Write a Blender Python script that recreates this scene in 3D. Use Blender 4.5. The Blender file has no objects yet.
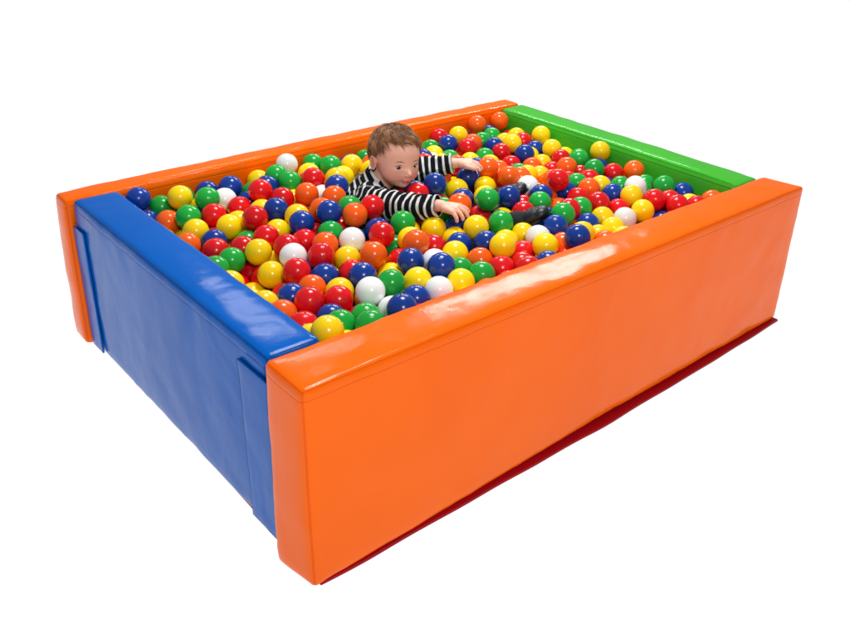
import bpy, bmesh, math, random
import numpy as np
from mathutils import Vector, Matrix, noise

random.seed(7); np.random.seed(7)
scene = bpy.context.scene
scene.view_settings.view_transform = 'Standard'; scene.view_settings.look = 'None'
scene.view_settings.exposure = 0; scene.view_settings.gamma = 1
COL = scene.collection

# ------------------------------------------------------------------ helpers
def srgb(r, g, b):
    f = lambda c: (c/255/12.92) if c/255 <= .04045 else ((c/255+.055)/1.055)**2.4
    return (f(r), f(g), f(b), 1)
def new_mat(name):
    m = bpy.data.materials.new(name); m.use_nodes = True
    nt = m.node_tree; b = nt.nodes['Principled BSDF']
    return m, nt, b
def link_obj(name, me, mats=(), smooth=True):
    o = bpy.data.objects.new(name, me); COL.objects.link(o)
    for m in mats: me.materials.append(m)
    if smooth: me.polygons.foreach_set('use_smooth', [True]*len(me.polygons))
    return o
def set_parent(ch, pa):
    ch.parent = pa
    ch.matrix_parent_inverse = Matrix.Translation(pa.location).inverted()

# ------------------------------------------------------------------ materials
def vinyl(name, col, dark, rough=.17, spec=.14, bump=.15):
    m, nt, b = new_mat(name); N = nt.nodes; L = nt.links
    at = N.new('ShaderNodeAttribute'); at.attribute_name = 'rest'
    mp = N.new('ShaderNodeMapping'); mp.inputs['Scale'].default_value = (1, 1, .8)
    L.new(at.outputs['Vector'], mp.inputs['Vector'])
    n1 = N.new('ShaderNodeTexNoise'); n1.inputs['Scale'].default_value = 3.2; n1.inputs['Detail'].default_value = 2.5
    n1.inputs['Distortion'].default_value = .6
    n2 = N.new('ShaderNodeTexNoise'); n2.inputs['Scale'].default_value = 14; n2.inputs['Detail'].default_value = 3
    n3 = N.new('ShaderNodeTexNoise'); n3.inputs['Scale'].default_value = 700; n3.inputs['Detail'].default_value = 1
    for n in (n1, n2, n3): L.new(mp.outputs[0], n.inputs['Vector'])
    # stitched seam a little below the top rim
    sx = N.new('ShaderNodeSeparateXYZ'); L.new(at.outputs['Vector'], sx.inputs[0])
    s1 = N.new('ShaderNodeMath'); s1.operation = 'SUBTRACT'; s1.inputs[1].default_value = .496; L.new(sx.outputs['Z'], s1.inputs[0])
    s2 = N.new('ShaderNodeMath'); s2.operation = 'ABSOLUTE'; L.new(s1.outputs[0], s2.inputs[0])
    s3 = N.new('ShaderNodeMapRange'); s3.inputs['From Min'].default_value = .0002; s3.inputs['From Max'].default_value = .0030; s3.inputs['To Min'].default_value = 1; s3.inputs['To Max'].default_value = 0
    L.new(s2.outputs[0], s3.inputs['Value'])
    b0 = N.new('ShaderNodeBump'); b0.inputs['Strength'].default_value = .5; b0.inputs['Distance'].default_value = .002; b0.invert = True
    L.new(s3.outputs[0], b0.inputs['Height'])
    b1 = N.new('ShaderNodeBump'); b1.inputs['Strength'].default_value = bump; b1.inputs['Distance'].default_value = .05
    b2 = N.new('ShaderNodeBump'); b2.inputs['Strength'].default_value = bump*.9; b2.inputs['Distance'].default_value = .009
    b3 = N.new('ShaderNodeBump'); b3.inputs['Strength'].default_value = .12; b3.inputs['Distance'].default_value = .0006
    L.new(n1.outputs['Fac'], b1.inputs['Height']); L.new(n2.outputs['Fac'], b2.inputs['Height']); L.new(n3.outputs['Fac'], b3.inputs['Height'])
    L.new(b0.outputs[0], b1.inputs['Normal']); L.new(b1.outputs[0], b2.inputs['Normal']); L.new(b2.outputs[0], b3.inputs['Normal']); L.new(b3.outputs[0], b.inputs['Normal'])
    se = N.new('ShaderNodeAttribute'); se.attribute_name = 'seam'
    mix = N.new('ShaderNodeMix'); mix.data_type = 'RGBA'
    mix.inputs[6].default_value = col; mix.inputs[7].default_value = dark
    cl = N.new('ShaderNodeMapRange'); cl.inputs['From Min'].default_value = .35; cl.inputs['From Max'].default_value = .7
    L.new(n1.outputs['Fac'], cl.inputs['Value'])
    sm = N.new('ShaderNodeMath'); sm.operation = 'MULTIPLY_ADD'; sm.inputs[1].default_value = .28
    L.new(s3.outputs[0], sm.inputs[0]); L.new(se.outputs['Fac'], sm.inputs[2])
    ad = N.new('ShaderNodeMath'); ad.operation = 'MULTIPLY_ADD'; ad.use_clamp = True
    ad.inputs[1].default_value = .14
    L.new(cl.outputs[0], ad.inputs[0]); L.new(sm.outputs[0], ad.inputs[2])
    L.new(ad.outputs[0], mix.inputs[0]); L.new(mix.outputs[2], b.inputs['Base Color'])
    b.inputs['Roughness'].default_value = rough
    b.inputs['Specular IOR Level'].default_value = spec
    return m
ORANGE = vinyl('orange_vinyl', srgb(255, 107, 3), srgb(224, 74, 2))
BLUE = vinyl('blue_vinyl', srgb(0, 94, 188), srgb(0, 54, 124), spec=.10)
GREEN = vinyl('green_vinyl', srgb(66, 182, 44), srgb(30, 116, 26), spec=.2)
RED = vinyl('red_vinyl', srgb(175, 12, 28), srgb(110, 8, 18))

def ball_mat(name, col):
    m, nt, b = new_mat(name); N = nt.nodes; L = nt.links
    b.inputs['Roughness'].default_value = .2
    b.inputs['Specular IOR Level'].default_value = .42
    tc = N.new('ShaderNodeTexCoord'); oi = N.new('ShaderNodeObjectInfo')
    hs = N.new('ShaderNodeHueSaturation'); hs.inputs['Color'].default_value = col
    mr = N.new('ShaderNodeMapRange'); mr.inputs['To Min'].default_value = .88; mr.inputs['To Max'].default_value = 1.1
    L.new(oi.outputs['Random'], mr.inputs['Value']); L.new(mr.outputs[0], hs.inputs['Value'])
    L.new(hs.outputs[0], b.inputs['Base Color'])
    n = N.new('ShaderNodeTexNoise'); n.inputs['Scale'].default_value = 45; L.new(tc.outputs['Object'], n.inputs['Vector'])
    sp = N.new('ShaderNodeSeparateXYZ'); L.new(tc.outputs['Object'], sp.inputs[0])
    ab = N.new('ShaderNodeMath'); ab.operation = 'ABSOLUTE'; L.new(sp.outputs['Z'], ab.inputs[0])
    lt = N.new('ShaderNodeMapRange'); lt.inputs['From Min'].default_value = 0; lt.inputs['From Max'].default_value = .0012
    L.new(ab.outputs[0], lt.inputs['Value'])
    mu = N.new('ShaderNodeMath'); mu.operation = 'MULTIPLY_ADD'; mu.inputs[1].default_value = .35
    L.new(n.outputs['Fac'], mu.inputs[0]); L.new(lt.outputs[0], mu.inputs[2])
    bp = N.new('ShaderNodeBump'); bp.inputs['Strength'].default_value = .35; bp.inputs['Distance'].default_value = .0006
    L.new(mu.outputs[0], bp.inputs['Height']); L.new(bp.outputs[0], b.inputs['Normal'])
    return m
BM = {
 'R': ball_mat('red_plastic', srgb(220, 16, 24)),
 'Y': ball_mat('yellow_plastic', srgb(255, 216, 8)),
 'B': ball_mat('blue_plastic', srgb(14, 56, 146)),
 'G': ball_mat('green_plastic', srgb(24, 166, 58)),
 'O': ball_mat('orange_plastic', srgb(252, 98, 16)),
 'W': ball_mat('white_plastic', srgb(238, 240, 238)),
}
CN = {'R': 'red', 'Y': 'yellow', 'B': 'navy blue', 'G': 'green', 'O': 'orange', 'W': 'white'}

# ------------------------------------------------------------------ camera
Cc = np.array([-.80983, -1.3915, 1.591]); yaw, pit_, rol = .81937, -.37947, .038501
FPX, CX, CY = 890.93, 481.49, 202.87
Fv = np.array([math.cos(yaw)*math.cos(pit_), math.sin(yaw)*math.cos(pit_), math.sin(pit_)])
Rv0 = np.array([math.sin(yaw), -math.cos(yaw), 0]); Uv0 = np.cross(Rv0, Fv)
Rv = math.cos(rol)*Rv0+math.sin(rol)*Uv0; Uv = -math.sin(rol)*Rv0+math.cos(rol)*Uv0
cam_d = bpy.data.cameras.new('camera'); cam = bpy.data.objects.new('camera', cam_d); COL.objects.link(cam)
cam.matrix_world = Matrix(((Rv[0], Uv[0], -Fv[0], Cc[0]), (Rv[1], Uv[1], -Fv[1], Cc[1]), (Rv[2], Uv[2], -Fv[2], Cc[2]), (0, 0, 0, 1)))
cam_d.sensor_width = 36; cam_d.lens = 36*FPX/850
cam_d.shift_x = -(CX-425)/850; cam_d.shift_y = (CY-322)/850
cam_d.clip_end = 200; cam_d.clip_start = .05
scene.camera = cam

# ------------------------------------------------------------------ padded block
def axis_lines(Ln, r, step):
    e = [r*(1-math.cos(a)) for a in np.linspace(0, math.pi/2, 6)]
    n = max(2, int(round((Ln-2*r)/step)))
    mid = list(np.linspace(r, Ln-r, n+1))[1:-1]
    return e+mid+[Ln-x for x in reversed(e)]

def padded_block(name, bot, top, z0, z1, mats, r=.02, step=.025, puff=.006, seed=0, crease=.002, post=None):
    Lx = (Vector(top[1])-Vector(top[0])).length; Ly = (Vector(top[3])-Vector(top[0])).length; Lz = z1-z0
    xs, ys, zs = axis_lines(Lx, r, step), axis_lines(Ly, r, step), axis_lines(Lz, r, step)
    nx, ny, nz = len(xs), len(ys), len(zs)
    idx = {}; verts = []; rest = []; seam = []
    def V(i, j, k):
        key = (i, j, k)
        if key in idx: return idx[key]
        p = Vector((xs[i], ys[j], zs[k])); q = Vector((min(max(p.x, r), Lx-r), min(max(p.y, r), Ly-r), min(max(p.z, r), Lz-r)))
        d = p-q
        nrm = d.normalized() if d.length > 1e-9 else Vector((0, 0, 1))
        s = q+nrm*r
        u, v, w = p.x/Lx, p.y/Ly, p.z/Lz
        def pf(a): return (max(0, 4*a*(1-a)))**.45
        ax = abs(nrm.x); ay = abs(nrm.y); az = abs(nrm.z)
        s += nrm*puff*(ax*pf(v)*pf(w)+ay*pf(u)*pf(w)+az*pf(u)*pf(v))
        e = sorted([min(p.x, Lx-p.x), min(p.y, Ly-p.y), min(p.z, Lz-p.z)])
        edge = math.exp(-e[1]/.05)
        nn = noise.noise(Vector((s.x*9+seed, s.y*9, s.z*9)))
        n2 = noise.noise(Vector((s.x*28+seed*3, s.y*28, s.z*28)))
        s += nrm*(nn*crease+n2*crease*.9*edge)
        idx[key] = len(verts)
        dd = sorted([ax, ay, az])
        sm = 1.0 if (dd[1] > .55 and dd[2] < .83) else 0.0
        s += nrm*(.0012*sm)
        U_, V_, W_ = s.x/Lx, s.y/Ly, s.z/Lz
        def bil(c): return [(c[0][a]*(1-U_)+c[1][a]*U_)*(1-V_)+(c[3][a]*(1-U_)+c[2][a]*U_)*V_ for a in (0, 1)]
        a, b = bil(bot), bil(top)
        P = [a[0]*(1-W_)+b[0]*W_, a[1]*(1-W_)+b[1]*W_, z0+s.z]
        if post: P = post(P, U_, V_, W_)
        verts.append(tuple(P))
        rest.append((s.x+seed*1.7, s.y, s.z)); seam.append(sm*.5)
        return idx[key]
    F = []
    for i in range(nx-1):
        for j in range(ny-1):
            F.append((V(i, j, nz-1), V(i+1, j, nz-1), V(i+1, j+1, nz-1), V(i, j+1, nz-1)))
            F.append((V(i, j, 0), V(i, j+1, 0), V(i+1, j+1, 0), V(i+1, j, 0)))
    for i in range(nx-1):
        for k in range(nz-1):
            F.append((V(i, 0, k), V(i+1, 0, k), V(i+1, 0, k+1), V(i, 0, k+1)))
            F.append((V(i, ny-1, k), V(i, ny-1, k+1), V(i+1, ny-1, k+1), V(i+1, ny-1, k)))
    for j in range(ny-1):
        for k in range(nz-1):
            F.append((V(0, j, k), V(0, j, k+1), V(0, j+1, k+1), V(0, j+1, k)))
            F.append((V(nx-1, j, k), V(nx-1, j+1, k), V(nx-1, j+1, k+1), V(nx-1, j, k+1)))
    me = bpy.data.meshes.new(name); me.from_pydata(verts, [], F)
    a = me.attributes.new('rest', 'FLOAT_VECTOR', 'POINT'); a.data.foreach_set('vector', [c for p in rest for c in p])
    a = me.attributes.new('seam', 'FLOAT', 'POINT'); a.data.foreach_set('value', seam)
    return link_obj(name, me, mats)

H = .524
pit = bpy.data.objects.new('ball_pit', None); COL.objects.link(pit); pit.location = (1, .75, 0)
pit['label'] = 'soft play ball pit with orange, blue and green padded vinyl walls'
pit['category'] = 'ball pit'
def part(o, label=None):
    set_parent(o, pit)
    if label: o['label'] = label
    return o
def bow(P, U, V_, W):
    k = max(0, 1-W)**2
    u = min(1, max(0, U))
    P[2] += k*(.012*math.sin(math.pi*u)**1.3+.004*noise.noise(Vector((u*7, 0, 3))))*(1 if V_ < .6 else .5)
    P[1] += -.006*k*(V_ < .5)*(1-u)
    # pulled creases close to the far end of the wall, fading out before the corner
    e = max(0, 1-abs(u-.93)/.06)
    P[1] += .0022*e*math.sin(W*24+u*50)*(1 if V_ < .5 else 0)
    return P
wf = part(padded_block('padded_wall', [(0, -.010), (2.002, -.002), (1.985, .13), (-.02, .115)], [(-.002, -.002), (2.03, -.012), (2.003, .136), (0, .157)], .005, H+.002, [ORANGE], r=.014, seed=1, post=bow), 'orange padded wall on the long outer side')
wb = part(padded_block('padded_wall', [(-.003, 1.368), (1.98, 1.368), (1.98, 1.474), (-.003, 1.474)], [(-.012, 1.362), (1.98, 1.366), (1.98, 1.462), (-.012, 1.458)], .003, H-.002, [ORANGE], r=.016, seed=2), 'orange padded wall behind the child')
wl = part(padded_block('padded_wall', [(.0217, .137), (.150, .137), (.150, 1.360), (.0217, 1.360)], [(.008, .162), (.152, .162), (.152, 1.356), (.008, 1.356)], .003, H+.002, [BLUE], r=.018, seed=3), 'blue padded wall with fastening flaps')
wg = part(padded_block('padded_wall', [(1.85, .138), (1.985, .138), (1.985, 1.360), (1.85, 1.360)], [(1.855, .142), (1.985, .142), (1.985, 1.358), (1.855, 1.358)], .003, H-.004, [GREEN], r=.018, seed=4), 'green padded wall')
def matwarp(P, U, V_, W):
    u = min(1, max(0, U)); k = max(0, 1-V_*8)
    P[1] -= k*(.022*math.sin(math.pi*min(1, u*.97))**.8*(.55+.45*u)+.006*noise.noise(Vector((u*9, 5, 0))))
    return P
mat = part(padded_block('base_mat', [(.02, -.012), (2.0, -.014), (1.97, 1.36), (.045, 1.36)], [(.02, -.010), (2.0, -.012), (1.97, 1.36), (.045, 1.36)], 0.0, .006, [RED], r=.002, step=.04, puff=0, seed=5, crease=.0, post=matwarp), 'thin dark red base mat peeking out below the orange wall')
mat2 = part(padded_block('floor_cushion', [(.17, .17), (1.83, .17), (1.83, 1.34), (.17, 1.34)], [(.17, .17), (1.83, .17), (1.83, 1.34), (.17, 1.34)], .012, .25, [RED], r=.015, step=.08, puff=.0, seed=6, crease=.0), 'red foam cushion under the balls')
def flap(y0, y1, zt, owner, seed, out=.006):
    xo = lambda z: .0217-(.0137)*z/H
    f = padded_block('fastening_flap', [(xo(0)-out-.004, y0), (xo(0)-.001-.004, y0), (xo(0)-.005, y1), (xo(0)-out-.004, y1)],
                     [(xo(zt)-out-.004, y0), (xo(zt)-.005, y0), (xo(zt)-.005, y1), (xo(zt)-out-.004, y1)], .012, zt, [BLUE], r=.0022, step=.02, puff=.0, seed=seed, crease=.0012)
    f.parent = owner; f.matrix_parent_inverse = Matrix.Identity(4)
    return f
flap(.145, .285, .47, wl, 8)
flap(1.27, 1.352, .44, wl, 9)

# ------------------------------------------------------------------ ground, world, light
g = bpy.data.meshes.new('ground'); s = 60
g.from_pydata([(-s, -s, 0), (s, -s, 0), (s, s, 0), (-s, s, 0)], [], [(0, 1, 2, 3)])
gm, nt, b = new_mat('glowing_floor')
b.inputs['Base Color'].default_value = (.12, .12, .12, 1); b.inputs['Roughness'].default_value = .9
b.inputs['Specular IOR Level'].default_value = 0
b.inputs['Emission Color'].default_value = (1, 1, 1, 1); b.inputs['Emission Strength'].default_value = 1.0  # grey floor made to glow, so the backdrop stays white and shadowless
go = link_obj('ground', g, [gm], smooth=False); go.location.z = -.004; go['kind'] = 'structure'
w = bpy.data.worlds.new('World'); scene.world = w; w.use_nodes = True
bg = w.node_tree.nodes['Background']; bg.inputs[0].default_value = (1, 1, 1, 1); bg.inputs[1].default_value = .28
def area(name, loc, target, size, power, sy=None):
    l = bpy.data.lights.new(name, 'AREA'); l.size = size; l.energy = power
    if sy: l.shape = 'RECTANGLE'; l.size_y = sy
    o = bpy.data.objects.new(name, l); COL.objects.link(o); o.location = loc
    o.rotation_euler = (Vector(target)-Vector(loc)).to_track_quat('-Z', 'Y').to_euler(); return o
area('ceiling_lamp', (1.3, 1.0, 3.2), (1, .7, 0), .8, 66)
area('front_fill', (-.7, -2.4, 2.8), (1, .4, .3), .6, 54)  # added fill, brightens the wall faces on the camera side
area('rim_streak_light', (3.3, 2.6, 2.33), (1.0, .2, .5), 1.5, 36, .14)  # added unseen strip, placed to mirror as a streak on the orange rim
area('blue_highlight_light', (1.7, 3.35, 2.45), (.2, .5, .5), .8, 9, .2)  # added second strip, no real window; puts highlights on the blue top

# ------------------------------------------------------------------ person
def frame_from(d):
    d = Vector(d).normalized(); a = Vector((0, 0, 1)) if abs(d.z) < .9 else Vector((1, 0, 0))
    x = d.cross(a).normalized(); y = d.cross(x).normalized(); return x, y, d
class Prims:
    def __init__(s): s.v = []; s.f = []
    def capsule(s, p0, p1, r0, r1, n=16):
        p0, p1 = Vector(p0), Vector(p1); x, y, d = frame_from(p1-p0)
        rings = []
        for a in np.linspace(-math.pi/2*.98, 0, 6): rings.append((p0+d*r0*math.sin(a), r0*math.cos(a)))
        for t in (.25, .5, .75): rings.append((p0.lerp(p1, t), r0+(r1-r0)*t))
        for a in np.linspace(0, math.pi/2*.98, 6): rings.append((p1+d*r1*math.sin(a), r1*math.cos(a)))
        b = len(s.v)
        for c, r in rings:
            for k in range(n):
                t = 2*math.pi*k/n; s.v.append(c+x*r*math.cos(t)+y*r*math.sin(t))
        m = len(rings)
        for i in range(m-1):
            for k in range(n):
                s.f.append((b+i*n+k, b+i*n+(k+1) % n, b+(i+1)*n+(k+1) % n, b+(i+1)*n+k))
        s.f.append(tuple(b+k for k in reversed(range(n)))); s.f.append(tuple(b+(m-1)*n+k for k in range(n)))
    def chain(s, pts, rs, n=28):
        for i in range(len(pts)-1): s.capsule(pts[i], pts[i+1], rs[i], rs[i+1], n=n)
    def ell(s, c, r, M=None, nu=36, nv=24):
        b = len(s.v); M = M or Matrix.Identity(4)
        s.v.append(M @ (Vector(c)+Vector((0, 0, r[2]))))
        for i in range(1, nv):
            a = math.pi*i/nv
            for k in range(nu):
                t = 2*math.pi*k/nu
                s.v.append(M @ (Vector(c)+Vector((r[0]*math.sin(a)*math.cos(t), r[1]*math.sin(a)*math.sin(t), r[2]*math.cos(a)))))
        s.v.append(M @ (Vector(c)-Vector((0, 0, r[2])))); e = len(s.v)-1
        for k in range(nu):
            s.f.append((b, b+1+k, b+1+(k+1) % nu)); q = b+1+(nv-2)*nu
            s.f.append((e, q+(k+1) % nu, q+k))
            for i in range(nv-2):
                o = b+1+i*nu; s.f.append((o+k, o+nu+k, o+nu+(k+1) % nu, o+(k+1) % nu))
    def build(s, name, voxel, smooth):
        me = bpy.data.meshes.new('tmp'); me.from_pydata([tuple(v) for v in s.v], [], s.f)
        o = bpy.data.objects.new('tmp', me); COL.objects.link(o)
        bm = bmesh.new(); bm.from_mesh(me); bmesh.ops.recalc_face_normals(bm, faces=bm.faces); bm.to_mesh(me); bm.free()
        m = o.modifiers.new('r', 'REMESH'); m.mode = 'VOXEL'; m.voxel_size = voxel; m.adaptivity = 0
        if smooth:
            q = o.modifiers.new('s', 'SMOOTH'); q.iterations = smooth; q.factor = .5
        dg = bpy.context.evaluated_depsgraph_get(); out = bpy.data.meshes.new_from_object(o.evaluated_get(dg))
        out.name = name; bpy.data.objects.remove(o); return out
def getv(me):
    a = np.empty(len(me.vertices)*3); me.vertices.foreach_get('co', a); return a.reshape(-1, 3)
def setv(me, a): me.vertices.foreach_set('co', a.ravel()); me.update()

HC = Vector((.915, .885, .612))
def head_frame(az, down, roll):
    f = Vector((math.cos(az)*math.cos(down), math.sin(az)*math.cos(down), -math.sin(down)))
    r = f.cross(Vector((0, 0, 1))).normalized(); u = r.cross(f)
    r2 = r*math.cos(roll)+u*math.sin(roll); u2 = u*math.cos(roll)-r*math.sin(roll)
    return Matrix(((r2.x, f.x, u2.x, HC.x), (r2.y, f.y, u2.y, HC.y), (r2.z, f.z, u2.z, HC.z), (0, 0, 0, 1)))
HM = head_frame(math.radians(-96), math.radians(2), math.radians(5)); HMi = HM.inverted()
def hl(*p): return HM @ Vector(p)

NECK = Vector((.868, .930, .508))
SN, SF = Vector((.798, .864, .480)), Vector((.944, 1.012, .494))
EN, EF = Vector((.848, .722, .498)), Vector((1.075, .945, .518))
WN, WF = Vector((.888, .625, .526)), Vector((1.155, .868, .544))
PEL = Vector((.77, 1.03, .33))
FN, FFo = Vector((1.12, .45, .526)), Vector((1.235, .675, .518))
KN, KF = Vector((.955, .72, .335)), Vector((1.06, .84, .335))
HN = PEL+Vector((-.03, -.04, 0)); HF = PEL+Vector((.04, .045, 0))
AN, AF = FN+Vector((-.02, .025, -.055)), FFo+Vector((-.015, .02, -.06))

body = Prims()
body.ell((0, -.012, .020), (.080, .096, .086), HM)
body.ell((0, .027, -.024), (.067, .060, .064), HM)
body.ell((0, .028, -.052), (.052, .047, .040), HM)
for sx in (-1, 1):
    body.ell((sx*.034, .042, -.041), (.030, .032, .029), HM)
    body.ell((sx*.080, -.006, -.016), (.006, .014, .021), HM)
    ear = [hl(sx*(.084+.003*math.sin(a)), -.008-.015*math.cos(a), -.014+.022*math.sin(a)) for a in np.linspace(math.radians(-100), math.radians(170), 9)]
    body.chain(ear, [.0052, .0042, .0036, .0036, .0036, .0036, .0036, .0034, .0034], n=10)
    body.ell((sx*.0068, .0885, -.037), (.0054, .0062, .0048), HM)
body.ell((0, .055, -.076), (.022, .021, .016), HM)
body.capsule(hl(0, .081, -.014), hl(0, .0920, -.031), .0056, .0084)
body.ell((0, .0815, -.0560), (.0145, .0062, .0038), HM)
body.ell((0, .0795, -.0622), (.0118, .0062, .0040), HM)
body.capsule(hl(0, -.02, -.06), NECK, .043, .042)
body.chain([NECK, NECK.lerp(PEL, .5), PEL], [.042, .055, .055])
body.chain([SN, EN, WN], [.032, .027, .0195]); body.chain([SF, EF, WF], [.032, .027, .0195])
body.capsule(SN, SF, .035, .035)
body.chain([HN, KN, AN], [.055, .042, .024]); body.chain([HF, KF, AF], [.055, .042, .024])
def hand(P, wrist, d, up, mirror, curl, S=.92, splay=.2):
    d = Vector(d).normalized(); sd = d.cross(Vector(up)).normalized()*mirror; up = (sd.cross(d)*mirror).normalized()
    lens = [.039, .045, .042, .034]
    for i in range(4):
        off = (1.5-i)*.0170
        root = wrist+sd*off*.45*S+d*.006
        kn = wrist+d*(.048-abs(i-1.2)*.003)*S+sd*off*S+up*(.004 if i in (1, 2) else .001)
        P.capsule(root, kn, .0150*S, .0104*S)
        dirv = (d+sd*(1.5-i)*splay).normalized(); p = kn; ang = curl*(.35+.12*i); r = .0088*S
        for j, fr in enumerate((.45, .31, .26)):
            dv = dirv*math.cos(ang)-up*math.sin(ang); q = p+dv*lens[i]*S*fr*1.05
            r2 = r*.92; P.capsule(p, q, r, r2, n=12); p, r = q, r2; ang += curl*.55
    P.capsule(wrist+d*.02*S, wrist+d*.038*S, .0155*S, .0135*S)
    P.capsule(wrist-d*.022, wrist+d*.012, .0185, .0170)
    t0 = wrist+sd*.012*S+d*.012*S; t1 = t0+(sd*.7+d*.7-up*.15).normalized()*.026*S
    t2 = t1+(sd*.45+d*.9-up*.2).normalized()*.018*S; t3 = t2+(sd*.1+d*1-up*.3).normalized()*.014*S
    P.chain([t0, t1, t2, t3], [.0130*S, .0106*S, .0090*S, .0076*S])
hand(body, WN+Vector((.006, -.02, .002)), (.42, -.86, -.05), (-.1, 0, 1), -1, .7, splay=.28)
hand(body, WF+Vector((.016, -.015, .003)), (.78, -.6, .02), (0, 0, 1), 1, .6, splay=.28)
bme = body.build('person', .0020, 6)
V = getv(bme); HMn = np.array(HMi)
Lc = V @ HMn[:3, :3].T + HMn[:3, 3]
inhead = (np.linalg.norm(Lc, axis=1) < .16)
# relaxation of cheeks and jaw so the features flow together
ne = len(bme.edges); ed = np.empty(ne*2, int); bme.edges.foreach_get('vertices', ed); ed = ed.reshape(-1, 2)
dg_ = np.bincount(ed.ravel(), minlength=len(V)).astype(float)
nose = np.exp(-.5*((Lc-np.array((0, .09, -.035)))/np.array((.014, .03, .017)))**2).prod(1)
lipm = np.exp(-.5*((Lc-np.array((0, .085, -.059)))/np.array((.016, .02, .008)))**2).prod(1)
earm = (np.abs(Lc[:, 0]) > .068) & (Lc[:, 1] < .02)
wt = np.where(inhead & ~earm, 1, 0)*np.clip(1-1.3*nose-1.3*lipm, 0, 1)*.6
for _ in range(110):
    acc = np.zeros_like(V)
    for a_ in range(3): acc[:, a_] = np.bincount(ed[:, 0], V[ed[:, 1], a_], len(V))+np.bincount(ed[:, 1], V[ed[:, 0], a_], len(V))
    V = V+(acc/dg_[:, None]-V)*wt[:, None]
Lc = V @ HMn[:3, :3].T + HMn[:3, 3]
nrmF = np.array(HM)[:3, 1]
def gau(c, s):
    d = (Lc-np.array(c))/np.array(s); return np.exp(-.5*(d**2).sum(1))*inhead
D = np.zeros_like(V)
for sx in (-1, 1):
    D -= np.outer(gau((sx*.029, .078, -.011), (.0115, .02, .0070))*.0060, nrmF)
    D += np.outer(gau((sx*.029, .078, -.0015), (.0125, .02, .0024))*.0022, nrmF)
    D += np.outer(gau((sx*.029, .076, -.0215), (.0115, .02, .0024))*.0010, nrmF)
    D -= np.outer(gau((sx*.0068, .094, -.0425), (.0026, .006, .0018))*.0020, nrmF)
    D -= np.outer(gau((sx*.0175, .082, -.060), (.004, .02, .004))*.0014, nrmF)
D -= np.outer(gau((0, .085, -.0592), (.012, .02, .0014))*.0028, nrmF)
D -= np.outer(gau((0, .082, -.0705), (.012, .02, .0032))*.0014, nrmF)
D -= np.outer(gau((0, .088, -.0500), (.003, .02, .004))*.0010, nrmF)
setv(bme, V+D)
skin = np.array(srgb(244, 188, 164)[:3]); skincol = np.tile(skin, (len(V), 1))
def blend(c, wt):
    global skincol
    wt = np.clip(wt, 0, 1)[:, None]; skincol = skincol*(1-wt)+np.array(srgb(*c)[:3])*wt
for sx in (-1, 1):
    blend((238, 142, 126), gau((sx*.042, .065, -.040), (.019, .03, .016))*.55)
    blend((140, 78, 64), gau((sx*.0062, .096, -.0422), (.0028, .008, .0018))*.75)
    blend((206, 138, 116), gau((sx*.029, .08, -.020), (.012, .02, .0025))*.5)
    blend((196, 108, 88), gau((sx*.084, -.006, -.014), (.012, .009, .013))*.7)
blend((216, 104, 100), gau((0, .088, -.0560), (.0112, .02, .0030)))
blend((218, 110, 104), gau((0, .088, -.0626), (.0094, .02, .0032)))
blend((100, 38, 36), gau((0, .088, -.0592), (.0118, .02, .0011))*.9)
blend((232, 146, 126), gau((0, .10, -.034), (.01, .01, .008))*.4)
ca = bme.attributes.new('skin_tint', 'FLOAT_COLOR', 'POINT')
ca.data.foreach_set('color', np.hstack([skincol, np.ones((len(V), 1))]).ravel())
SKIN, nt, b = new_mat('skin'); at = nt.nodes.new('ShaderNodeAttribute'); at.attribute_name = 'skin_tint'
nt.links.new(at.outputs['Color'], b.inputs['Base Color']); b.inputs['Roughness'].default_value = .48
b.inputs['Subsurface Weight'].default_value = .15; b.inputs['Subsurface Radius'].default_value = (.010, .004, .0025); b.inputs['Subsurface Scale'].default_value = 1
nz = nt.nodes.new('ShaderNodeTexNoise'); nz.inputs['Scale'].default_value = 250; tc = nt.nodes.new('ShaderNodeTexCoord')
nt.links.new(tc.outputs['Object'], nz.inputs['Vector']); bp = nt.nodes.new('ShaderNodeBump'); bp.inputs['Strength'].default_value = .1; bp.inputs['Distance'].default_value = .001
nt.links.new(nz.outputs['Fac'], bp.inputs['Height']); nt.links.new(bp.outputs[0], b.inputs['Normal'])
base = Vector((PEL.x, PEL.y, .25))
bme.transform(Matrix.Translation(-base))
person = link_obj('person', bme, [SKIN]); person.location = base
person['label'] = 'toddler in striped shirt sitting among balls, arms reaching out'
person['category'] = 'child'

# shirt with open cuffs and collar
sh = Prims()
sh.chain([SN, EN, WN], [.050, .044, .0295]); sh.chain([SF, EF, WF], [.048, .042, .0290])
sh.capsule(SN, SF, .054, .054)
for q, h in ((SN, HN), (SF, HF)):
    a = q.lerp((SN+SF)/2, .35); sh.capsule(a, h, .062, .072, n=28)
CH = NECK.lerp(PEL, .4)
sh.capsule(CH, PEL, .072, .078, n=28)
NT = NECK.lerp(hl(0, -.02, -.06), .35)
sh.capsule(NECK, CH, .058, .072, n=28)
sh.capsule(NECK+Vector((0, 0, -.02)), NT, .056, .050, n=28)
sme = sh.build('shirt', .0030, 5)
def cut(me, planes):
    bm = bmesh.new(); bm.from_mesh(me)
    for c, n, r in planes:
        fs = [f for f in bm.faces if (f.calc_center_median()-c).length < r]
        geom = list({v for f in fs for v in f.verts})+list({e for f in fs for e in f.edges})+fs
        bmesh.ops.bisect_plane(bm, geom=geom, plane_co=c, plane_no=n, clear_outer=True, dist=1e-5)
    bm.to_mesh(me); bm.free()
cut(sme, [(WN, (WN-EN).normalized(), .06), (WF, (WF-EF).normalized(), .06), (NT, (NT-NECK).normalized(), .075)])
V = getv(sme)
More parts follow.
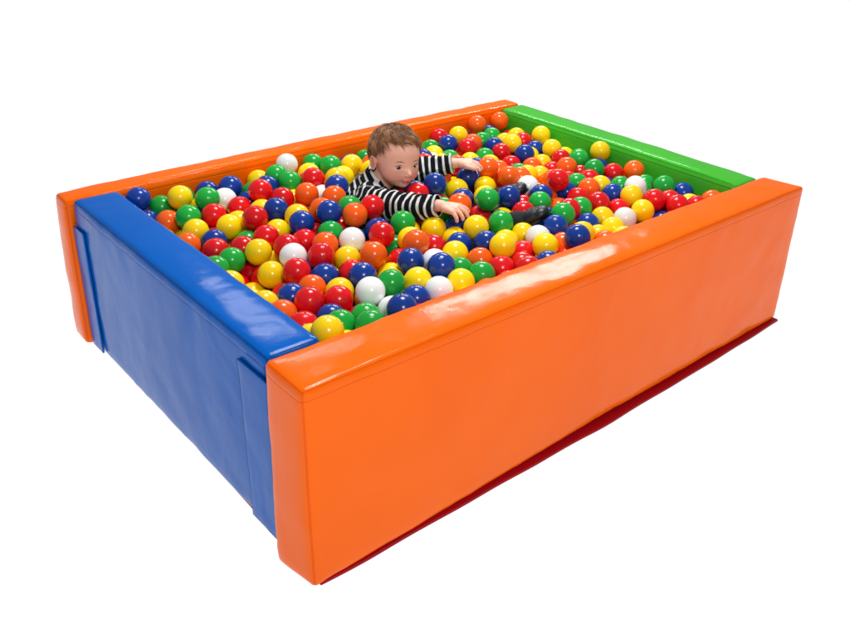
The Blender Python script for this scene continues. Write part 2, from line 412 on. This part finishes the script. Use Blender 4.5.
def segd(V, a, b):
    a, b = np.array(a), np.array(b); ab = b-a; l = math.sqrt(ab@ab); tu = ((V-a)@ab)/l; t = np.clip(tu/l, 0, 1)
    return np.linalg.norm(V-(a+t[:, None]*ab), axis=1), tu
cd = []; cc_ = []
for s_, e_, w_ in ((SN, EN, WN), (SF, EF, WF)):
    l1 = (e_-s_).length
    d1, t1 = segd(V, s_, e_); d2, t2 = segd(V, e_, w_)
    w2 = 1/(1+np.exp(np.clip((d2-d1)/.007, -30, 30)))
    cd.append(np.minimum(d1, d2)); cc_.append(t1*(1-w2)+(l1+t2)*w2+.5)
d, t = segd(V, NECK, PEL); cd.append(d-.036); cc_.append(t)
k = np.stack(cd).argmin(0); coord = np.stack(cc_)[k, np.arange(len(V))]
fold = np.array([noise.noise(Vector(p)*8) for p in V])
rid = np.array([1-abs(noise.noise(Vector((p[0]*17, p[1]*17, p[2]*30+5)))) for p in V])**4
wr = np.array([noise.noise(Vector(p)*24)+.5*noise.noise(Vector(p)*50) for p in V])+.5*np.sin(coord*170+fold*11)*(k < 2)+1.1*rid
me_n = np.empty(len(V)*3); sme.vertices.foreach_get('normal', me_n); me_n = me_n.reshape(-1, 3)
setv(sme, V+me_n*(wr*.0048)[:, None])
a = sme.attributes.new('stripe', 'FLOAT', 'POINT'); a.data.foreach_set('value', coord+fold*.009)
SH, nt, b = new_mat('striped_jersey'); N = nt.nodes; L = nt.links
at = N.new('ShaderNodeAttribute'); at.attribute_name = 'stripe'
m1 = N.new('ShaderNodeMath'); m1.operation = 'MULTIPLY'; m1.inputs[1].default_value = 1/.0245; L.new(at.outputs['Fac'], m1.inputs[0])
m2 = N.new('ShaderNodeMath'); m2.operation = 'FRACT'; L.new(m1.outputs[0], m2.inputs[0])
m3 = N.new('ShaderNodeMath'); m3.operation = 'GREATER_THAN'; m3.inputs[1].default_value = .66; L.new(m2.outputs[0], m3.inputs[0])
mx = N.new('ShaderNodeMix'); mx.data_type = 'RGBA'; mx.inputs[6].default_value = srgb(18, 20, 28); mx.inputs[7].default_value = srgb(220, 220, 216)
L.new(m3.outputs[0], mx.inputs[0]); L.new(mx.outputs[2], b.inputs['Base Color']); b.inputs['Roughness'].default_value = .9; b.inputs['Specular IOR Level'].default_value = .15
so = link_obj('striped_shirt', sme, [SH]); set_parent(so, person)

CLOTH, nt, b = new_mat('dark_cloth'); b.inputs['Base Color'].default_value = srgb(26, 27, 34); b.inputs['Roughness'].default_value = .85
nz = nt.nodes.new('ShaderNodeTexNoise'); nz.inputs['Scale'].default_value = 60; bp = nt.nodes.new('ShaderNodeBump'); bp.inputs['Distance'].default_value = .002
nt.links.new(nz.outputs['Fac'], bp.inputs['Height']); nt.links.new(bp.outputs[0], b.inputs['Normal'])
SHOE, nt, b = new_mat('black_leather'); b.inputs['Base Color'].default_value = srgb(18, 20, 30); b.inputs['Roughness'].default_value = .4
tr = Prims(); tr.capsule(PEL, PEL+Vector((0, 0, -.005)), .072, .072)
tr.chain([HN, KN, AN], [.064, .05, .032]); tr.chain([HF, KF, AF], [.064, .05, .032])
to = link_obj('trousers', tr.build('trousers', .005, 3), [CLOTH]); set_parent(to, person)
for A in (AN, AF):
    p = Prims(); d = Vector((.60, -.60, .50)).normalized(); sd = d.cross(Vector((0, 0, 1))).normalized(); up = sd.cross(d)
    M = Matrix(((sd.x, d.x, up.x, A.x), (sd.y, d.y, up.y, A.y), (sd.z, d.z, up.z, A.z), (0, 0, 0, 1)))
    p.ell((0, -.002, -.004), (.030, .036, .028), M); p.ell((0, .045, -.006), (.032, .048, .024), M); p.ell((0, .072, -.009), (.034, .034, .022), M)
    p.ell((0, .035, -.025), (.034, .074, .007), M)
    so2 = link_obj('shoe', p.build('shoe', .003, 2), [SHOE]); set_parent(so2, person)

EYE, nt, b = new_mat('eye'); N = nt.nodes; L = nt.links
tc = N.new('ShaderNodeTexCoord'); ln = N.new('ShaderNodeVectorMath'); ln.operation = 'DISTANCE'; L.new(tc.outputs['Object'], ln.inputs[0]); ln.inputs[1].default_value = (.0026, .0135, -.0002)
cr = N.new('ShaderNodeValToRGB'); e = cr.color_ramp.elements; e[0].position = 0; e[0].color = (.006, .005, .005, 1); e[1].position = .31; e[1].color = (.03, .016, .010, 1)
for p_, c_ in ((.25, (.006, .005, .005, 1)), (.58, (.04, .022, .014, 1)), (.66, (.6, .56, .54, 1))):
    q = e.new(p_); q.color = c_
mu = N.new('ShaderNodeMath'); mu.operation = 'MULTIPLY'; mu.inputs[1].default_value = 80; L.new(ln.outputs['Value'], mu.inputs[0]); L.new(mu.outputs[0], cr.inputs[0]); L.new(cr.outputs[0], b.inputs['Base Color'])
b.inputs['Roughness'].default_value = .08
HAIRM, nt, b = new_mat('brown_hair'); N = nt.nodes; L = nt.links
at = N.new('ShaderNodeAttribute'); at.attribute_name = 'tone'
mx = N.new('ShaderNodeMix'); mx.data_type = 'RGBA'; mx.inputs[6].default_value = srgb(74, 43, 26); mx.inputs[7].default_value = srgb(186, 132, 88); L.new(at.outputs['Fac'], mx.inputs[0])
L.new(mx.outputs[2], b.inputs['Base Color']); b.inputs['Roughness'].default_value = .42; b.inputs['Specular IOR Level'].default_value = .4
for sx in (-1, 1):
    bm = bmesh.new(); bmesh.ops.create_uvsphere(bm, u_segments=24, v_segments=16, radius=.0152)
    me = bpy.data.meshes.new('eye'); bm.to_mesh(me); bm.free()
    eo = link_obj('eye', me, [EYE]); mw = HM @ Matrix.Translation((sx*.029, .0598, -.0114)) @ Matrix.Diagonal((1.0, 1, .76, 1))
    eo.parent = person; eo.matrix_parent_inverse = Matrix.Translation(person.location).inverted(); eo.matrix_basis = mw
    for nm, pts, rs, tone in (('eyebrow', [(.017, .0792, .008), (.029, .0782, .0120), (.042, .0700, .0095)], [.0010, .0016, .0009], .6),
                              ('eyelash', [(.0165, .0755, -.0070), (.0220, .0770, -.0030), (.0290, .0765, -.0013), (.0360, .0735, -.0030), (.0425, .0680, -.0080)], [.0006, .0010, .0012, .0010, .0006], .0)):
        p = Prims(); p.chain([hl(sx*q[0], q[1], q[2]) for q in pts], rs, n=10)
        me = bpy.data.meshes.new(nm); me.from_pydata([tuple(v) for v in p.v], [], p.f)
        a = me.attributes.new('tone', 'FLOAT', 'POINT'); a.data.foreach_set('value', [tone]*len(me.vertices))
        bo = link_obj(nm, me, [HAIRM]); set_parent(bo, person)
hv, hf, ht = [], [], []
rng = random.Random(3)
crown = Vector((-.25, -.55, .8)).normalized()
Rr = Vector((.0800, .0960, .0860)); cc = Vector((0, -.012, .020))
def hairline(n, grow=0):
    if n.y > 0.12: lim = .53+.20*n.y - .9*max(0, abs(n.x)-.70) + .16*n.x*n.y
    elif n.y > -.25 and abs(n.x) > .6: lim = .10+.9*max(0, n.y+.02)
    else: lim = -.15-.55*min(1, -n.y*1.6) if n.y < 0 else .1
    return n.z > lim+.13*noise.noise(n*6)+rng.uniform(-.09, .03)*grow
def surf(n, h): return cc+Vector((n.x*(Rr.x+h), n.y*(Rr.y+h), n.z*(Rr.z+h)))
def add_strand(pts, r, tone):
    b = len(hv); n = 4
    for i, p in enumerate(pts):
        d = (pts[min(i+1, len(pts)-1)]-pts[max(i-1, 0)]); x, y, _ = frame_from(d)
        rr = r*(1-i/(len(pts)-1))**.6 if i else r*.8
        for k in range(n):
            t = 2*math.pi*k/n; hv.append(HM @ (p+x*rr*math.cos(t)+y*rr*math.sin(t))); ht.append(tone*(.75+.25*i/len(pts)))
    for i in range(len(pts)-1):
        for k in range(n): hf.append((b+i*n+k, b+i*n+(k+1) % n, b+(i+1)*n+(k+1) % n, b+(i+1)*n+k))
cnt = 0
while cnt < 10000:
    n = Vector((rng.gauss(0, 1), rng.gauss(0, 1), rng.gauss(0, 1))).normalized()
    if not hairline(n, 1): continue
    cnt += 1
    t = (n-crown); t = t-n*t.dot(n)
    t = t.normalized() if t.length > .05 else Vector((rng.uniform(-1, 1), 1, 0)).normalized()
    t = (t+Vector((.9*noise.noise(n*4.5), .9*noise.noise(n*4.5+Vector((9, 0, 0))), .4*noise.noise(n*5))) + Vector((rng.gauss(0, .07), rng.gauss(0, .07), rng.gauss(0, .07))))
    front = max(0, n.y-.1)
    t += Vector((-2.0, -.2, .1))*front
    clump = max(0, noise.noise(n*6+Vector((0, 4, 0))))
    Ls = rng.uniform(.020, .05)*(1 if n.z > .1 else .6)*(1-.2*front); pts = []; m = n.copy(); lift = rng.uniform(.0005, .0040)+.010*clump
    if rng.random() < .04: lift += .006
    for i in range(6):
        h = .0008+lift*math.sin(min(1, i/3.5)*1.5)-.0006*i*(lift < .004)
        pts.append(surf(m, max(.0004, h))); m = (m+(t-m*t.dot(m)).normalized()*Ls/5/.09).normalized()
    add_strand(pts, rng.uniform(.0005, .0010), min(1, max(0, .45+.9*clump+.5*noise.noise(n*6)+rng.gauss(0, .12))))
b0 = len(hv); nu, nv = 48, 30; ok = {}
for i in range(nv+1):
    a_ = math.pi*i/nv
    for k_ in range(nu):
        t_ = 2*math.pi*k_/nu; n = Vector((math.sin(a_)*math.cos(t_), math.sin(a_)*math.sin(t_), math.cos(a_)))
        hv.append(HM @ surf(n, .0012)); ht.append(.3); ok[(i, k_)] = hairline(n) and hairline((n-Vector((0, 0, .08))).normalized())
for i in range(nv):
    for k_ in range(nu):
        q = [(i, k_), (i+1, k_), (i+1, (k_+1) % nu), (i, (k_+1) % nu)]
        if all(ok[x] for x in q): hf.append(tuple(b0+x[0]*nu+x[1] for x in q))
me = bpy.data.meshes.new('hair'); me.from_pydata([tuple(v) for v in hv], [], hf)
a = me.attributes.new('tone', 'FLOAT', 'POINT'); a.data.foreach_set('value', ht)
ho = link_obj('hair', me, [HAIRM]); set_parent(ho, person)

# ------------------------------------------------------------------ balls
R = .040
caps = [(SN, EN, .049, .044), (EN, WN, .044, .030), (SF, EF, .047, .041), (EF, WF, .041, .029), (SN, SF, .054, .054), (SN, HN, .062, .072), (SF, HF, .062, .072), (NECK, PEL, .075, .08),
        (HN, KN, .066, .05), (KN, AN, .05, .034), (HF, KF, .066, .05), (KF, AF, .05, .034), (HC, HC+Vector((0, .01, .01)), .105, .1),
        (WN, WN+Vector((.035, -.09, .0)), .024, .022), (WF, WF+Vector((.085, -.07, .0)), .024, .022),
        (AN, AN+Vector((.05, -.05, .045)), .036, .036), (AF, AF+Vector((.05, -.05, .045)), .036, .036)]
x0, x1, y0, y1, zf = .158+R, 1.845-R, .168+R, 1.352-R, .252+R
NB = 1095
Pp = np.column_stack([np.random.uniform(x0, x1, NB), np.random.uniform(y0, y1, NB), np.random.uniform(zf, zf+.24, NB)])
def collide(Pp, pairs):
    d = Pp[pairs[:, 0]]-Pp[pairs[:, 1]]; l = np.sqrt((d*d).sum(1))+1e-9
    m = l < 2*R; p = pairs[m]; c = (d[m]/l[m, None])*((2*R-l[m])*.5)[:, None]
    cn = np.bincount(p.ravel(), minlength=NB); s = 1/np.maximum(1, cn*.45)
    for a in range(3):
        Pp[:, a] += (np.bincount(p[:, 0], c[:, a], NB)-np.bincount(p[:, 1], c[:, a], NB))*s
def bounds(Pp):
    np.clip(Pp[:, 0], x0, x1, out=Pp[:, 0]); np.clip(Pp[:, 1], y0, y1, out=Pp[:, 1]); np.maximum(Pp[:, 2], zf, out=Pp[:, 2])
    for a, b, r0, r1 in caps:
        a, b = np.array(a), np.array(b); ab = b-a; t = np.clip(((Pp-a)@ab)/(ab@ab), 0, 1)
        d = Pp-(a+t[:, None]*ab); l = np.sqrt((d*d).sum(1))+1e-9; rr = r0+(r1-r0)*t+R; m = l < rr
        Pp[m] += d[m]/l[m, None]*(rr-l)[m, None]
def find_pairs(Pp):
    sq = (Pp**2).sum(1); dd = sq[:, None]+sq[None, :]-2*(Pp @ Pp.T); i, j = np.where(dd < (2*R*1.25)**2); m = i < j; return np.column_stack([i[m], j[m]])
def proj(X):
    d = X-Cc; z = d@Fv; return CX+FPX*(d@Rv)/z, CY-FPX*(d@Uv)/z, z
keys = [(hl(0, .05, -.02), 32), (hl(0, .05, -.07), 25), (WN+Vector((.02, -.05, .012)), 21), (WF+Vector((.05, -.04, .01)), 18), (AN+Vector((.03, -.03, .045)), 22), (NECK+Vector((-.07, -.05, .02)), 17),
        ((SN+EN)/2, 17), ((EN+WN)/2, 16), ((EF+WF)/2, 14), (AF+Vector((.05, -.05, .05)), 14)]
def offenders(Pp):
    u, v, z = proj(Pp); bad = Pp[:, 2] > .525
    for k_, r_ in keys:
        ku, kv, kz = proj(np.array([k_[:]])); bad |= (np.hypot(u-ku[0], v-kv[0]) < r_) & (z < kz[0]+.0)
    return bad & (Pp[:, 2] > .36)
for it in range(1250):
    if it in (600, 660, 720, 780, 840, 900, 950):   # stray balls lying on the child are dropped elsewhere
        bad = np.where(offenders(Pp))[0]
        Pp[bad, 0] = np.random.uniform(1.35, x1, len(bad)); Pp[bad, 1] = np.random.uniform(y0, y1, len(bad)); Pp[bad, 2] = .51
    if it % 6 == 0: pairs = find_pairs(Pp)
    if it < 1100: Pp[:, 2] -= .0020 if it < 1020 else .0008
    if it < 550: Pp += np.random.normal(0, .0016*(1-it/600), Pp.shape)
    collide(Pp, pairs); bounds(Pp)
    if it >= 1100: collide(Pp, pairs); bounds(Pp)
keep = ~offenders(Pp); Pp = Pp[keep]; NB = len(Pp)
u, v, z = proj(Pp); buf = -np.ones((644, 850), int)
for i in np.argsort(-z):
    r = FPX*R/z[i]; a0, a1 = int(u[i]-r), int(u[i]+r)+1; c0, c1 = int(v[i]-r), int(v[i]+r)+1
    yy, xx = np.mgrid[max(0, c0):c1, max(0, a0):a1]
    m = (xx-u[i])**2+(yy-v[i])**2 < r*r; buf[yy[m], xx[m]] = i
yy, xx = np.mgrid[0:644, 0:850]; buf[yy > 337-(xx-318)*.36] = -1
vis = np.bincount(buf[buf >= 0].ravel(), minlength=NB)
order = np.argsort(-vis)
seen = """151 203 G;173 202 Y;175 219 Y;183 233 Y;196 204 G;208 187 B;222 196 W;198 222 B;214 230 Y;204 245 B;222 214 R;240 180 B;236 167 Y;241 205 R;232 252 Y;
256 221 R;263 199 R;264 173 B;262 160 G;285 160 W;292 172 R;303 147 R;300 160 G;332 148 R;331 165 G;347 160 B;356 158 B;354 175 W;352 190 Y;317 184 R;293 188 G;307 200 O;290 205 Y;
278 208 B;284 229 Y;306 238 R;322 206 O;341 208 G;333 227 G;320 220 B;334 248 Y;357 226 R;358 243 B;374 260 Y;393 248 G;348 266 Y;386 277 Y;344 290 Y;372 300 Y;360 310 B;328 320 B;
394 308 W;315 302 R;287 275 O;296 298 B;272 263 Y;254 245 G;252 275 R;265 250 B;308 262 B;320 282 B;424 295 B;413 281 Y;442 275 B;432 263 W;412 250 O;436 247 R;423 233 R;456 247 B;
470 234 Y;468 279 Y;490 275 G;498 258 R;493 235 B;515 255 R;531 242 W;548 252 Y;505 216 Y;515 202 B;490 183 Y;468 196 B;478 212 R;490 200 G;433 142 G;453 131 Y;457 152 R;
470 145 O;488 147 B;507 137 R;505 156 R;520 155 B;531 137 Y;549 137 Y;545 152 B;558 165 R;568 150 Y;600 150 Y;612 193 B;600 172 B;580 173 R;557 182 R;543 168 Y;536 186 W;556 200 O;
575 205 G;567 222 G;590 206 R;595 225 B;603 232 Y;625 218 W;636 196 Y;630 176 O;649 165 G;655 190 R;670 178 G;672 197 R;694 196 Y;650 210 R;237 232 Y;275 189 B;247 192 G;270 225 O;
285 250 R;302 281 O;330 265 O;340 190 B;330 196 O;316 172 Y;375 244 O;400 262 R;400 285 G;420 268 B;450 262 Y;380 290 O;450 290 W;478 260 O;480 245 G;513 235 O;540 230 B;560 240 O;
530 222 O;520 170 G;530 155 Y;572 190 B;590 190 O;615 175 R;615 208 R;583 220 O;606 215 Y;640 222 O;625 162 R;615 160 Y;590 160 G;570 165 O;555 150 Y;520 140 R;475 160 Y;440 160 Y;
478 175 W;500 170 O;545 210 G;185 200 G;205 212 Y;225 232 Y;245 262 B;262 290 B;285 295 R;345 312 R;215 180 R;250 180 Y;275 175 G;300 185 R;312 215 O;350 150 Y;345 145 R;380 135 B;
420 148 W;440 132 R""".replace('\n', '').split(';')
lab = [(float(a.split()[0]), float(a.split()[1]), a.split()[2]) for a in seen]
colr = [None]*NB
cand = sorted(((math.hypot(u[i]-l[0], v[i]-l[1]), i, j) for i in order[:420] for j, l in enumerate(lab)), key=lambda t: t[0])
ui, uj = set(), set()
for d, i, j in cand:
    if d > 24: break
    if i in ui or j in uj: continue
    colr[i] = lab[j][2]; ui.add(i); uj.add(j)
pal = 'RRRRRYYYYYBBBBGGGGOOOW'
rr = random.Random(5)
for i in range(NB):
    if colr[i] is None: colr[i] = rr.choice(pal)
bmb = bmesh.new(); bmesh.ops.create_uvsphere(bmb, u_segments=40, v_segments=24, radius=R)
meshes = {}
for c in 'RYBGOW':
    me = bpy.data.meshes.new(CN[c].replace(' ', '_')+'_ball'); bmb.to_mesh(me); me.materials.append(BM[c])
    me.polygons.foreach_set('use_smooth', [True]*len(me.polygons)); meshes[c] = me
bmb.free()
for i in order[:300]:
    c = colr[i]; o = bpy.data.objects.new('plastic_ball', meshes[c]); COL.objects.link(o)
    o.location = Pp[i]; o.rotation_euler = (rr.uniform(0, 6.28), rr.uniform(0, 6.28), rr.uniform(0, 6.28))
    o['label'] = 'glossy %s plastic ball lying in the ball pit' % CN[c]; o['category'] = 'ball'; o['group'] = 'plastic balls filling the ball pit'
bm = bmesh.new(); bmesh.ops.create_uvsphere(bm, u_segments=28, v_segments=18, radius=R)
sv = np.array([v_.co[:] for v_ in bm.verts]); sf = [[v_.index for v_ in f.verts] for f in bm.faces]; bm.free()
key = 'RYBGOW'; AV, AFc, AM = [], [], []
for n_, i in enumerate(order[300:]):
    AV.append(sv+Pp[i]); o_ = n_*len(sv)
    AFc += [[a+o_ for a in f] for f in sf]; AM += [key.index(colr[i])]*len(sf)
me = bpy.data.meshes.new('plastic_balls'); me.from_pydata(np.vstack(AV).tolist(), [], AFc)
po = link_obj('plastic_balls', me, [BM[k] for k in key]); me.polygons.foreach_set('material_index', AM)
po['kind'] = 'stuff'; po['label'] = 'deeper layers of mixed coloured plastic balls in the pit'; po['category'] = 'balls'
